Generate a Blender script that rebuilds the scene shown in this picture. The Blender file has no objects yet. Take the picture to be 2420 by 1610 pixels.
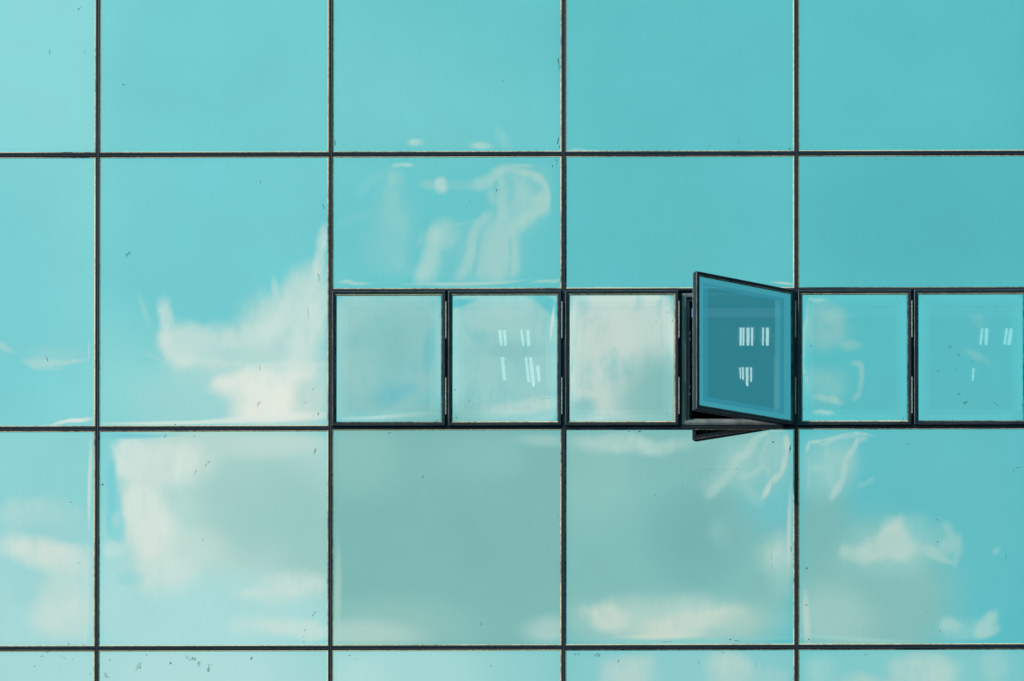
import bpy, math, random
from mathutils import Vector
random.seed(7)
R = math.radians
scene = bpy.context.scene

# ---------------------------------------------------------------- layout units
# drawing module: 1 u = 2.73 mm on the facade; (u, v) = module coordinates, v grows downwards
S = 0.00273
U0, V0, EYE = 1210.0, 2700.0, 1.6
UC = 1620.0                       # where the photographer stands along the wall
DU = 5750.0                       # distance camera - facade in modules
D = DU * S
FALL = 0.0022                     # transoms rise slightly along the wall
def PX(u): return (u - U0) * S
def PZ(v, u=U0): return (V0 - v) * S + EYE + FALL * (u - U0) * S

# ---------------------------------------------------------------- camera
cam = bpy.data.cameras.new("camera"); cam_o = bpy.data.objects.new("camera", cam)
scene.collection.objects.link(cam_o); scene.camera = cam_o
PITCH = R(0.5)
cam_o.location = (PX(UC), -D, EYE)
cam_o.rotation_euler = (R(90) + PITCH, 0, 0)
cam.sensor_width = 36.0
cam.lens = 36.0 * DU / 2420.0 * 1.003
cam.shift_x = (U0 - UC) * 1.003 / 2420.0
cam.shift_y = (math.tan(math.atan((V0 - 805.0) / DU) - PITCH) * DU) * 1.003 / 2420.0
cam.clip_start = 0.1; cam.clip_end = 2000
scene.render.resolution_x = 1024; scene.render.resolution_y = 681

# ---------------------------------------------------------------- colour management
scene.view_settings.view_transform = 'Standard'
scene.view_settings.look = 'None'
scene.view_settings.exposure = 0.0
scene.view_settings.gamma = 1.0

def lin(c):
    c = c / 255.0
    return c / 12.92 if c <= 0.04045 else ((c + 0.055) / 1.055) ** 2.4
def C(r, g, b, k=1.0): return (lin(r) * k, lin(g) * k, lin(b) * k, 1.0)

# ---------------------------------------------------------------- world: partly cloudy sky
SUN_EL, SUN_AZ = 35.0, -150.0      # sun stands behind the camera's left shoulder
world = bpy.data.worlds.new("World"); scene.world = world; world.use_nodes = True
wt = world.node_tree; wt.nodes.clear()
N = wt.nodes.new; L = wt.links.new
def wmath(op, a, b=None, c=None, clamp=False):
    n = N('ShaderNodeMath'); n.operation = op; n.use_clamp = clamp
    for i, x in enumerate((a, b, c)):
        if x is None: continue
        if isinstance(x, (int, float)): n.inputs[i].default_value = x
        else: L(x, n.inputs[i])
    return n.outputs[0]
tc = N('ShaderNodeTexCoord'); sep = N('ShaderNodeSeparateXYZ'); L(tc.outputs['Generated'], sep.inputs[0])
# the sky over the street as a flat cloud layer coordinate: bearing and climb seen from the wall
front = wmath('MAXIMUM', wmath('MULTIPLY', sep.outputs['Y'], -1.0), 0.08)
su = wmath('MULTIPLY_ADD', wmath('DIVIDE', sep.outputs['X'], front), DU / 1000, UC / 1000)
sv = wmath('MULTIPLY_ADD', wmath('DIVIDE', sep.outputs['Z'], front), -DU / 1000, V0 / 1000)
com = N('ShaderNodeCombineXYZ'); L(su, com.inputs[0]); L(sv, com.inputs[1])
raw = com.outputs[0]
def noise(scale, detail, rough, vec, off=(0, 0, 0), stretch=(1, 1, 1)):
    m = N('ShaderNodeMapping'); m.inputs['Location'].default_value = off; m.inputs['Scale'].default_value = stretch
    L(vec, m.inputs['Vector'])
    n = N('ShaderNodeTexNoise'); n.noise_dimensions = '3D'
    n.inputs['Scale'].default_value = scale; n.inputs['Detail'].default_value = detail
    n.inputs['Roughness'].default_value = rough
    L(m.outputs[0], n.inputs['Vector']); return n
def warp(vec, n, amp):
    s = N('ShaderNodeVectorMath'); s.operation = 'SUBTRACT'; L(n.outputs['Color'], s.inputs[0]); s.inputs[1].default_value = (.5, .5, .5)
    m = N('ShaderNodeVectorMath'); m.operation = 'MULTIPLY_ADD'
    L(s.outputs[0], m.inputs[0]); m.inputs[1].default_value = (amp, amp, 0); L(vec, m.inputs[2]); return m.outputs[0]
n_big = noise(9.0, 4.0, .55, raw)
warped = warp(raw, n_big, 0.05)
puff = noise(8.0, 7.0, .62, raw, (3, 1, 0), (1.5, .62, 1)).outputs['Fac']
puff_c = wmath('SUBTRACT', puff, 0.5); PUFF = 2.2
feather = noise(16.0, 6.0, .66, raw, (7, 4, 2), (2.2, .5, 1)).outputs['Fac']; feather2 = noise(11.0, 5.0, .6, raw, (1, 8, 5), (1, 1, 1)).outputs['Fac']
grain = wmath('MULTIPLY_ADD', wmath('ADD', feather, feather2), 1.5, -0.55)

G = 160.0
COL = {-1: -4 * G, 0: -3 * G, 1: -2 * G, 2: -G, 3: 0, 4: G, 5: 2 * G}
ROW = {0: -2 * G, 1: -G, 2: 0, 3: G, 4: 2 * G}
VENT = {1: (COL[2] - 45, -100), 2: (COL[2] + 20, -100), 3: (COL[3] - 45, -100), 4: (COL[3] + 20, -100), 5: (COL[4] - 45, -100), 6: (COL[4] + 20, -100)}
def off(key):
    return VENT[key[0]] if len(key) == 1 else (COL[key[0]], ROW[key[1]])

REFL = 0.93
strokes = []
def st(key, cu, cv, ru, rv, col, a=1.0, rot=0, soft=.9, w=1, fluff=.35):
    o = off(key); strokes.append((cu + o[0], cv + o[1], ru, rv, rot, soft, col, a, w, fluff))
def sm(key, cu, cv, ru, rv, col, a=1.0, rot=0, soft=1.0):     # smooth patch of sky tone
    st(key, cu, cv, ru, rv, col, a, rot, soft, 0, 0)
def curve(key, pts, wid, col, a=.9, soft=1.0, w=0, fluff=0.0):    # a wisp: soft patches strung along a line
    if not w and wid > 9: wid *= 1.3; a *= .84; fluff = max(fluff, .26)
    elif not w: wid *= 1.15; a *= .9; fluff = max(fluff, .12)
    for (p, q) in zip(pts, pts[1:]):
        dx, dy = q[0] - p[0], q[1] - p[1]; ln_ = math.hypot(dx, dy)
        st(key, (p[0] + q[0]) / 2, (p[1] + q[1]) / 2, ln_ * .5 + wid * .75, wid, col, a, math.degrees(math.atan2(dy, dx)), soft, w, fluff)
WH = (212, 229, 221); WH2 = (186, 217, 210); GR = (126, 185, 180); GR2 = (146, 199, 193); PALE = (170, 220, 218); SKY = (100, 196, 201); LSKY = (132, 211, 213); DEEP = (84, 184, 191)
W5C = (146, 207, 206)

# -- broad tones
sm((0, 0), 20, 150, 420, 520, (140, 217, 219), 1)
sm((0, 1), -40, 700, 330, 560, (122, 207, 211), .9)
sm((1, 0), 500, 150, 400, 420, (116, 206, 209), .9)
sm((1, 1), 480, 620, 400, 560, (116, 205, 210), .9)
sm((1, 1), 260, 960, 230, 240, (142, 214, 214), .9)
sm((0, 2), 60, 1240, 400, 420, (144, 211, 212), .9)
sm((0, 2), 60, 1500, 380, 260, (170, 219, 217), .9)
sm((1, 2), 480, 1450, 480, 300, (172, 221, 220), 1)
sm((0, 3), 60, 1620, 460, 260, (168, 219, 218), 1)
sm((1, 3), 480, 1620, 460, 240, (176, 222, 220), 1)
sm((2, 3), 960, 1600, 460, 230, (166, 217, 214), 1)
sm((2, 3), 1290, 1580, 230, 160, (140, 205, 204), .6)
sm((3, 3), 1600, 1600, 460, 230, (144, 206, 206), .9)
sm((4, 3), 2150, 1600, 460, 230, (134, 203, 203), .9)
sm((2, 0), 860, 280, 400, 330, (118, 205, 207), .8)
sm((3, 1), 1600, 520, 340, 260, (96, 191, 196), .8)
sm((4, 1), 2200, 520, 400, 300, (86, 183, 190), 1)
sm((2, 0), 1160, 330, 380, 180, (114, 203, 206), .5)
# -- left bay, middle row
st((0, 1), 150, 838, 68, 8, WH2, .75, -5, 1, 1, .3)
st((0, 1), 95, 846, 48, 14, WH2, .6, 8, 1, 1, .3)
st((0, 1), 130, 828, 90, 24, (150, 211, 211), .6, -2, 1)
st((0, 1), 8, 818, 34, 11, WH2, .4, 14, 1)
sm((0, 1), 209, 820, 3, 28, WH2, .6)
st((0, 1), 170, 998, 70, 9, WH, .9, -6, .8, 1, .1)
# -- second bay, middle row: the big rising cloud
sm((1, 1), 640, 940, 250, 140, (170, 218, 214), .9)
sm((1, 1), 420, 940, 150, 90, (160, 215, 213), .7)
K = (1, 1)
st(K, 690, 880, 130, 190, (184, 219, 213), .9, 10, .9, 1, .3)
st(K, 560, 860, 170, 70, (182, 219, 214), .85, 0, 1, 1, .3)
st(K, 500, 815, 130, 60, (186, 220, 214), .8, -2, 1, 1, .35)
st(K, 620, 770, 80, 90, (186, 220, 214), .7, 30, 1, 1, .35)
st(K, 420, 805, 60, 60, (196, 224, 218), .8, 10, 1, 1, .3)
curve(K, [(395, 800), (470, 812), (560, 822), (620, 800)], 52, (190, 221, 215), .8, 1, 1, .25)
curve(K, [(600, 810), (650, 760), (700, 700), (752, 640)], 56, (188, 220, 215), .75, 1, 1, .35)
curve(K, [(690, 900), (725, 800), (750, 700)], 60, (202, 227, 219), .9, 1, 1, .3)
curve(K, [(742, 650), (752, 600), (762, 540)], 16, (204, 228, 221), .9, 1, 0, .1)
curve(K, [(384, 720), (388, 770), (395, 830)], 22, (200, 226, 220), .9, 1, 1, .25)
curve(K, [(400, 838), (460, 856), (540, 866), (600, 862)], 20, (200, 226, 219), .85, 1, 1, .25)
curve(K, [(600, 800), (640, 770), (680, 720)], 34, (202, 227, 220), .7, 1, 1, .3)
st(K, 540, 835, 80, 24, (172, 216, 212), .7, 12, 1, 1, .2)
st(K, 600, 850, 80, 26, (178, 217, 211), .6, 6, 1, 1, .2)
sm((1, 1), 642, 690, 10, 44, (176, 219, 216), .7, -10)
sm((1, 1), 338, 735, 9, 46, (156, 213, 212), .5, -14)
sm((1, 1), 352, 842, 34, 9, (160, 214, 212), .5, 20)
st((1, 1), 400, 990, 90, 18, (160, 214, 212), .5, -8, 1)
sm((1, 1), 590, 872, 190, 18, (176, 217, 212), .75, 2)
curve(K, [(500, 910), (580, 893), (660, 880), (750, 876)], 28, (216, 231, 222), .9, 1, 1, .25)
st(K, 640, 930, 120, 62, (227, 235, 225), 1, 8, .9, 1, .25)
st(K, 650, 975, 110, 40, (228, 235, 225), 1, 0, .9, 1, .2)
st((1, 1), 740, 950, 50, 80, (190, 218, 210), .85, 0, .9, 1, .2)
sm((1, 1), 640, 992, 170, 16, (224, 234, 225), .9, -3)
sm((1, 1), 440, 1002, 240, 8, (212, 231, 223), .95, -2)
sm((1, 1), 700, 862, 110, 12, (206, 228, 220), .6, 0)
# -- third bay, top row
st((2, 0), 985, 343, 22, 13, (180, 220, 214), .75, 0, 1, 0, .4)
st((2, 0), 1136, 350, 30, 13, (172, 217, 212), .7, 0, 1, 0, .4)
st((2, 0), 1186, 330, 16, 34, (144, 209, 208), .6, -20, 1, 0, .35)
st((3, 0), 1370, 356, 46, 7, (160, 212, 208), .7)
# -- third bay, middle row: wavy wisps
K = (2, 1)
c1 = (170, 213, 207); c2 = (150, 207, 205)
curve(K, [(930, 380), (962, 377), (980, 381)], 7, (176, 217, 213), .8)
curve(K, [(937, 400), (945, 420), (936, 461), (927, 528), (926, 581), (931, 634)], 20, c2, .5)
st(K, 940, 415, 20, 26, c2, .5, 0, 1, 1, .2); st(K, 936, 466, 22, 30, c2, .5, 0, 1, 1, .2); st(K, 929, 525, 22, 34, (160, 211, 208), .6, 0, 1, 1, .2); st(K, 932, 605, 18, 40, c2, .5, 0, 1, 1, .2)
curve(K, [(850, 452), (862, 425), (890, 406), (920, 396)], 13, (136, 207, 208), .4)
curve(K, [(802, 540), (830, 524), (870, 518), (915, 505)], 12, (134, 206, 208), .35)
st(K, 890, 590, 60, 60, (128, 203, 206), .5, 0, 1)
st(K, 1042, 440, 24, 22, (184, 219, 213), 1, 0, .9, 0, .05)
st(K, 1008, 440, 22, 16, (144, 207, 207), .7, 0, 1, 0, 0); st(K, 1080, 438, 44, 14, (132, 203, 205), .6, 0, 1, 0, 0)
sm(K, 1228, 465, 88, 96, (136, 203, 203), .7)
sm(K, 1120, 600, 130, 90, (128, 202, 204), .7)
sm(K, 1180, 590, 60, 80, (144, 204, 203), .55)
sm(K, 925, 540, 60, 150, (128, 204, 206), .7)
st(K, 1240, 470, 44, 66, (158, 208, 203), .6, -20, 1, 0, .4)
st(K, 1150, 600, 60, 70, (158, 208, 204), .6, 20, 1, 0, .45)
curve(K, [(1112, 437), (1148, 422), (1172, 398), (1205, 392)], 14, c1, .75)
curve(K, [(1210, 382), (1235, 384), (1248, 388)], 6, (164, 212, 208), .7)
curve(K, [(1213, 394), (1250, 412), (1277, 439), (1298, 466), (1305, 500)], 11, (174, 213, 206), .85)
curve(K, [(1306, 500), (1272, 504), (1237, 528), (1212, 545)], 14, (168, 210, 203), .8)
sm(K, 1278, 482, 34, 26, (166, 209, 202), .8)
curve(K, [(1178, 408), (1188, 445), (1190, 487), (1199, 522)], 12, (160, 209, 205), .75)
curve(K, [(1150, 436), (1160, 460), (1180, 480)], 16, (156, 208, 204), .5)
curve(K, [(1213, 410), (1226, 461), (1226, 508)], 14, (156, 207, 203), .55)
curve(K, [(1156, 512), (1128, 534), (1114, 560), (1117, 598), (1100, 635), (1078, 655)], 15, (162, 210, 206), .7)
curve(K, [(1196, 528), (1189, 568), (1178, 608), (1162, 646)], 26, (162, 209, 205), .75)
curve(K, [(1214, 552), (1214, 608), (1200, 646)], 14, (164, 210, 205), .6)
curve(K, [(1050, 530), (1026, 556), (1021, 598), (1014, 640), (1000, 656)], 22, (174, 215, 209), .85)
curve(K, [(1070, 552), (1046, 584)], 16, (162, 211, 207), .7)
curve(K, [(997, 544), (985, 575)], 9, (146, 207, 206), .6)
curve(K, [(1060, 534), (1100, 528), (1140, 520)], 6, (146, 206, 205), .5)
GAP = (110, 197, 202)
curve(K, [(1143, 556), (1136, 606), (1124, 648)], 8, GAP, .6)
curve(K, [(1207, 420), (1211, 450), (1209, 480)], 7, GAP, .55)
curve(K, [(1240, 432), (1256, 452), (1262, 474)], 8, GAP, .5)
curve(K, [(1168, 424), (1160, 448), (1172, 466)], 6, GAP, .5)
curve(K, [(1207, 560), (1199, 600), (1190, 648)], 4, GAP, .5)
curve(K, [(1232, 560), (1236, 640)], 12, GAP, .5)
curve(K, [(1070, 600), (1060, 650)], 12, GAP, .6)
curve(K, [(950, 650), (985, 630)], 14, (136, 205, 206), .5)
sm(K, 1100, 671, 150, 8, (168, 212, 206), .9, -3)
st(K, 830, 668, 52, 9, (170, 214, 208), .8, 4, .9, 1, .1)
st(K, 1290, 670, 50, 6, (170, 214, 206), .6, -10, .9, 1, .1)
st((3, 1), 1860, 677, 36, 5, (180, 216, 208), .8, 0, .9, 0, 0)
# -- opening lights
K = (1,)
st(K, 918, 846, 205, 212, (146, 206, 204), 1, 0, .25, 1, .08)
st(K, 840, 740, 70, 90, (160, 212, 208), .6)
st(K, 918, 925, 75, 38, (118, 198, 206), .85, 0, 1)
st(K, 1020, 820, 24, 66, (118, 198, 205), .8, 6, 1)
st(K, 850, 880, 40, 70, (160, 211, 207), .6, 0, 1)
st(K, 925, 830, 34, 60, (132, 196, 196), .5, 20, 1)
sm(K, 930, 992, 150, 9, (186, 224, 219), .8)
K = (2,)
st(K, 1193, 846, 205, 212, (158, 213, 210), 1, 0, .25, 1, .08)
st(K, 1080, 708, 60, 16, (96, 198, 204), .9, -10, .7, 0, 0)
st(K, 1290, 714, 60, 26, (96, 198, 204), .9, 30, .7, 0, 0)
st(K, 1180, 760, 110, 44, (168, 216, 211), .8)
st(K, 1210, 830, 120, 24, (140, 202, 202), .7, -6, 1)
st(K, 1230, 968, 110, 28, (190, 223, 217), .9, -8, .9)
st(K, 1309, 760, 7, 46, (200, 228, 222), .8, 0, .8, 0, 0)
K = (3,)
st(K, 1466, 846, 205, 212, (196, 222, 214), 1, 0, .25, 1, .08)
st(K, 1440, 780, 90, 80, (206, 226, 217), .8, 0, .9)
st(K, 1360, 730, 26, 34, (150, 210, 208), .6, 0, 1)
sm(K, 1565, 925, 110, 110, (136, 196, 192), .95)
sm(K, 1510, 960, 70, 46, (140, 198, 194), .6)
st(K, 1370, 970, 50, 40, (140, 204, 202), .8, 30, .9)
K = (5,)
st(K, 2018, 846, 200, 212, (95, 197, 203), 1, 0, .25, 1, .08)
st(K, 1950, 762, 66, 68, (138, 203, 202), .9, 0, .7)
st(K, 1985, 740, 34, 22, (150, 207, 204), .6, 0, .9)
st(K, 1996, 822, 26, 20, (146, 206, 203), .7, 10, .9)
st(K, 1940, 920, 70, 60, (134, 204, 203), .7, 20, 1)
curve(K, [(2000, 868), (2020, 872), (2026, 905), (2024, 940), (2010, 952)], 9, (150, 206, 202), .75)
st(K, 1945, 952, 44, 12, (160, 212, 206), .8, 12, .9, 1, .15)
st(K, 1930, 986, 36, 8, (170, 216, 210), .8, 10, .9, 1, .1)
st(K, 1899, 800, 9, 110, (150, 211, 208), .8, 0, .9)
st(K, 1925, 704, 32, 8, (160, 213, 208), .8, -12, .9, 1, .1)
K = (6,)
st(K, 2294, 846, 200, 212, (94, 196, 203), 1, 0, .25, 1, .08)
st(K, 2300, 768, 20, 22, (120, 199, 203), .8, 0, 1)
st(K, 2310, 845, 40, 10, (128, 202, 203), .7, 8, 1)
# -- lower row
K = (0, 2)
st(K, 100, 1210, 120, 40, (172, 218, 214), .8, 0, .8)
st(K, 30, 1225, 50, 50, (176, 220, 216), .5, 0, .9)
st(K, 140, 1250, 130, 50, (158, 213, 212), .7, 0, 1, 1, .3)
st(K, 100, 1300, 130, 40, (210, 228, 219), .95, 5, 1, 1, .25)
st(K, 150, 1320, 90, 50, (208, 228, 219), .9, 20, 1, 1, .25)
st(K, 150, 1400, 80, 100, (190, 223, 217), .9, 0, 1, 1, .3)
st(K, 150, 1460, 80, 60, (200, 225, 217), .85, 0, 1, 1, .3)
st(K, 60, 1388, 60, 50, (158, 215, 214), .5, 0, 1)
sm(K, 218, 1140, 7, 120, (200, 226, 220), .8)
sm(K, 205, 1440, 9, 130, (196, 223, 217), .5)
K = (1, 2)
sm(K, 560, 1200, 330, 300, (180, 217, 210), 1, 0, .5)
sm(K, 650, 1200, 200, 170, (156, 204, 198), 1, 0, 1)
sm(K, 750, 1290, 100, 150, (152, 202, 196), .8, 0, 1)
sm(K, 560, 1150, 120, 70, (164, 208, 201), .6, 10, 1)
sm(K, 640, 1050, 180, 36, (188, 218, 211), .8, 0, 1)
sm(K, 480, 1430, 330, 90, (172, 221, 219), 1, 0, .9)
st(K, 400, 1080, 110, 66, (212, 229, 220), .9, 8, .9, 1, .25)
st(K, 300, 1080, 56, 64, (208, 229, 222), 1, 10, .6, 1, .25)
st(K, 335, 1200, 62, 110, (212, 229, 220), 1, -12, .8, 1, .25)
st(K, 375, 1280, 74, 90, (212, 229, 220), 1, 0, .9, 1, .25)
st(K, 400, 1360, 74, 58, (202, 227, 219), .85, -14, .9, 1, .3)
st(K, 460, 1300, 90, 60, (196, 223, 214), .6, 0, 1, 1, .2)
st(K, 262, 1210, 30, 84, (136, 212, 216), 1, -12, .7, 1, .2)
st(K, 250, 1150, 16, 120, (126, 208, 214), 1, 0, .9, 1, .1)
st(K, 262, 1300, 44, 26, (190, 225, 220), .8, 10, .9, 1, .3)
st(K, 270, 1222, 20, 22, (176, 219, 217), .5, 0, 1)
sm(K, 300, 1023, 120, 10, (122, 206, 213), .95, -1)
st(K, 310, 1370, 40, 26, (150, 214, 216), .7, 0, 1)
st(K, 690, 1385, 120, 40, (202, 226, 217), .8, -10, 1, 1, .3)
st(K, 600, 1400, 60, 14, (200, 226, 218), .6, -6, 1)
st(K, 670, 1480, 130, 34, (202, 226, 217), .85, 5, 1, 1, .3)
st(K, 740, 1500, 60, 30, (198, 224, 215), .6, 0, 1)
K = (2, 2)
sm(K, 1055, 1250, 400, 400, (127, 186, 182), 1, 0, .28)
sm(K, 850, 1080, 130, 120, (144, 198, 191), .7)
sm(K, 1130, 1080, 130, 70, (142, 197, 191), .5)
sm(K, 930, 1480, 220, 80, (150, 200, 192), .7)
sm(K, 850, 1510, 170, 44, (184, 215, 205), .65)
sm(K, 1295, 1495, 76, 44, (182, 213, 204), .65)
sm(K, 1290, 1034, 80, 20, (172, 211, 204), .5)
sm(K, 795, 1400, 14, 150, (180, 212, 202), .5)
K = (3, 2)
sm(K, 1560, 1250, 380, 400, (130, 190, 186), 1, 0, .3)
sm(K, 1400, 1120, 130, 150, (142, 196, 190), .8)
sm(K, 1640, 1270, 130, 140, (118, 180, 179), .9)
st(K, 1480, 1046, 190, 28, (180, 214, 206), .7, 0, 1, 1, .3)
sm(K, 1830, 1160, 110, 120, (112, 194, 200), .9)
f1 = (176, 211, 203)
sm(K, 1780, 1095, 105, 90, (142, 200, 196), .85)
st(K, 1740, 1110, 50, 60, (158, 205, 199), .6, 30, 1, 0, .45)
st(K, 1830, 1085, 40, 60, (158, 205, 199), .5, 10, 1, 0, .45)
curve(K, [(1800, 1034), (1774, 1054), (1766, 1078), (1740, 1094), (1726, 1129), (1696, 1157), (1672, 1184)], 11, f1, .75)
curve(K, [(1720, 1120), (1700, 1150), (1665, 1165)], 20, (158, 204, 198), .5)
curve(K, [(1774, 1042), (1822, 1031), (1860, 1033)], 7, f1, .7)
curve(K, [(1818, 1048), (1792, 1090), (1796, 1114), (1774, 1129), (1748, 1136)], 8, (166, 207, 201), .7)
curve(K, [(1806, 1070), (1800, 1110), (1816, 1130)], 8, (158, 205, 200), .55)
curve(K, [(1864, 1044), (1860, 1084), (1842, 1127), (1818, 1143), (1797, 1180)], 8, (182, 212, 204), .85)
curve(K, [(1750, 1140), (1762, 1165), (1790, 1190)], 14, (150, 202, 197), .5)
st(K, 1840, 1310, 60, 62, (174, 211, 203), .95, 0, 1, 1, .3)
st(K, 1845, 1370, 44, 60, (150, 202, 196), .7, 0, 1)
sm(K, 1868, 1250, 9, 110, (180, 213, 206), .8)
st(K, 1700, 1260, 34, 46, (138, 194, 190), .6, 0, 1)
sm(K, 1600, 1475, 290, 80, (164, 207, 199), .9)
st(K, 1560, 1455, 200, 56, (178, 211, 202), .8, -3, 1, 1, .4)
st(K, 1425, 1460, 56, 38, (196, 217, 205), .95, 10, .8, 1, .3)
st(K, 1580, 1482, 90, 42, (198, 217, 204), 1, -4, .9, 1, .3)
st(K, 1680, 1458, 90, 34, (194, 215, 203), .95, -10, .9, 1, .3)
st(K, 1745, 1470, 60, 36, (168, 206, 197), .7, 0, 1, 1, .3)
sm(K, 1560, 1504, 110, 10, (200, 219, 206), .8, -2)
sm(K, 1600, 1521, 280, 12, (140, 205, 204), .8)
K = (4, 2)
sm(K, 2230, 1200, 360, 400, (101, 191, 197), .9)
sm(K, 2050, 1420, 230, 210, (134, 191, 186), 1, 0, .7)
sm(K, 1940, 1230, 90, 150, (124, 184, 181), .9)
sm(K, 1960, 1470, 120, 90, (160, 205, 197), .8)
st(K, 2110, 1300, 150, 70, (150, 203, 198), .8, -8, 1, 1, .35)
st(K, 2120, 1275, 50, 52, (182, 213, 205), 1, 10, .7)
st(K, 2070, 1300, 84, 34, (176, 210, 202), .95, -22, .75)
st(K, 2010, 1310, 28, 26, (166, 206, 199), .8, 0, .9)
st(K, 2200, 1312, 56, 15, (158, 205, 200), .9, 30, .8, 1, .2)
st(K, 2232, 1290, 34, 22, (152, 204, 201), .8, -60, .8)
curve(K, [(2234, 1240), (2246, 1270), (2262, 1305)], 12, (146, 203, 202), .7)
curve(K, [(2262, 1260), (2258, 1300), (2250, 1340)], 9, (146, 203, 202), .6)
st(K, 2165, 1250, 26, 34, (130, 200, 201), .7, 10, 1)
sm(K, 1945, 1100, 90, 95, (140, 201, 199), .85)
st(K, 1975, 1100, 50, 60, (154, 205, 200), .55, 15, 1, 0, .45)
curve(K, [(2045, 1038), (2017, 1046), (2008, 1066), (1990, 1086), (1988, 1129), (1966, 1176)], 9, (170, 209, 203), .8)
curve(K, [(1984, 1140), (1966, 1176)], 11, (184, 213, 205), .7)
curve(K, [(1950, 1048), (1947, 1084), (1955, 1117), (1959, 1146)], 8, (154, 205, 201), .65)
curve(K, [(1972, 1070), (1962, 1100), (1960, 1140)], 7, (150, 204, 201), .5)
curve(K, [(1890, 1062), (1898, 1038), (1940, 1031), (1993, 1027), (2065, 1028)], 6, (174, 213, 207), .8)
curve(K, [(1930, 1044), (1970, 1036), (2030, 1034)], 5, (166, 210, 205), .6)
curve(K, [(1901, 1060), (1899, 1160)], 4, (162, 209, 204), .6)
curve(K, [(2067, 1136), (2050, 1146), (2026, 1156)], 7, (146, 203, 201), .5)
sm(K, 1925, 1102, 26, 14, (160, 207, 202), .5)
st(K, 2270, 1495, 80, 40, (140, 203, 202), .7, 0, 1, 1, .3)
st(K, 2235, 1480, 34, 24, (166, 209, 204), .8, 0, 1, 1, .3)
curve(K, [(2345, 1462), (2325, 1485), (2312, 1512)], 16, (166, 209, 204), .8)
curve(K, [(2312, 1512), (2335, 1510), (2354, 1492)], 12, (166, 209, 204), .7)
sm(K, 1902, 1480, 12, 90, (186, 215, 207), .7)
st(K, 2352, 1306, 10, 10, (140, 202, 201), .7)
sm(K, 2000, 1518, 180, 9, (160, 211, 206), .6)
# -- bottom row
st((2, 3), 850, 1600, 90, 60, (180, 222, 219), .6)
st((3, 3), 1480, 1590, 80, 60, (178, 213, 207), .9, 0, .9)
st((3, 3), 1730, 1590, 70, 70, (180, 213, 206), .9, 0, .9)
st((3, 3), 1800, 1610, 80, 40, (160, 208, 204), .6, 0, .9)
st((4, 3), 2180, 1590, 80, 60, (178, 213, 206), .95, 0, .8)
st((4, 3), 2070, 1640, 130, 40, (166, 210, 205), .9, 0, .9)
st((4, 3), 2340, 1580, 40, 60, (150, 207, 205), .8, 0, .9)
st((4, 3), 1930, 1600, 50, 60, (158, 210, 207), .7, 0, 1)

# broad sky gradient: paler to the lower left, deeper to the right
def ramp(fac, stops):
    r = N('ShaderNodeValToRGB'); r.color_ramp.interpolation = 'EASE'
    els = r.color_ramp.elements
    while len(els) < len(stops): els.new(.5)
    for e, (p, c) in zip(els, stops): e.position = p; e.color = c
    L(fac, r.inputs[0]); return r.outputs[0]
K0 = 1.0 / REFL
fac_u = wmath('MULTIPLY_ADD', su, 1 / 4.5, 1.06 / 4.5, clamp=True)     # -900 .. 3600
def up(u): return (u / 1000 + .9) / 4.5
base = ramp(fac_u, [(up(-350), C(140, 217, 219, K0)), (up(500), C(117, 206, 209, K0)), (up(1100), C(105, 199, 203, K0)),
                    (up(1700), C(97, 194, 199, K0)), (up(2500), C(93, 193, 199, K0)), (up(3300), C(78, 176, 188, K0)), (1.0, C(72, 168, 184, K0))])
# further round to the right the sky is a deeper clear blue
deep_f = N('ShaderNodeMapRange'); deep_f.interpolation_type = 'SMOOTHSTEP'
L(su, deep_f.inputs[0]); deep_f.inputs[1].default_value = 3.4; deep_f.inputs[2].default_value = 7.0
def mixc(f, a, b):
    m = N('ShaderNodeMix'); m.data_type = 'RGBA'
    for s, x in ((m.inputs[0], f), (m.inputs[6], a), (m.inputs[7], b)):
        if isinstance(x, (tuple, float, int)): s.default_value = x
        else: L(x, s)
    return m.outputs[2]
col = mixc(deep_f.outputs[0], base, C(65, 160, 177))
STROKE = bpy.data.node_groups.new('cloud_patch', 'ShaderNodeTree')
for nm, ty in (('Below', 'Color'), ('Place', 'Vector'), ('Puff', 'Float'), ('Centre', 'Vector'), ('Turn', 'Vector'), ('Size', 'Vector'), ('Fluff', 'Float'), ('Outer', 'Float'), ('Inner', 'Float'), ('Feather', 'Float'), ('Alpha', 'Float'), ('Tone', 'Color')):
    STROKE.interface.new_socket(name=nm, in_out='INPUT', socket_type='NodeSocket' + ty)
STROKE.interface.new_socket(name='Sky', in_out='OUTPUT', socket_type='NodeSocketColor')
gN, gL = STROKE.nodes.new, STROKE.links.new
gi = gN('NodeGroupInput').outputs; go_ = gN('NodeGroupOutput')
ch = gN('ShaderNodeVectorMath'); ch.operation = 'MULTIPLY_ADD'; gL(gi['Below'], ch.inputs[0]); ch.inputs[1].default_value = (1e-7, 1e-7, 0); gL(gi['Place'], ch.inputs[2])
mp_ = gN('ShaderNodeMapping'); mp_.vector_type = 'TEXTURE'
gL(ch.outputs[0], mp_.inputs['Vector']); gL(gi['Centre'], mp_.inputs['Location']); gL(gi['Turn'], mp_.inputs['Rotation']); gL(gi['Size'], mp_.inputs['Scale'])
ln = gN('ShaderNodeVectorMath'); ln.operation = 'LENGTH'; gL(mp_.outputs[0], ln.inputs[0])
ad = gN('ShaderNodeMath'); ad.operation = 'MULTIPLY_ADD'; gL(gi['Puff'], ad.inputs[0]); gL(gi['Fluff'], ad.inputs[1]); gL(ln.outputs['Value'], ad.inputs[2])
mr = gN('ShaderNodeMapRange'); mr.interpolation_type = 'SMOOTHSTEP'; gL(ad.outputs[0], mr.inputs[0]); gL(gi['Outer'], mr.inputs[1]); gL(gi['Inner'], mr.inputs[2])
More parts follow.
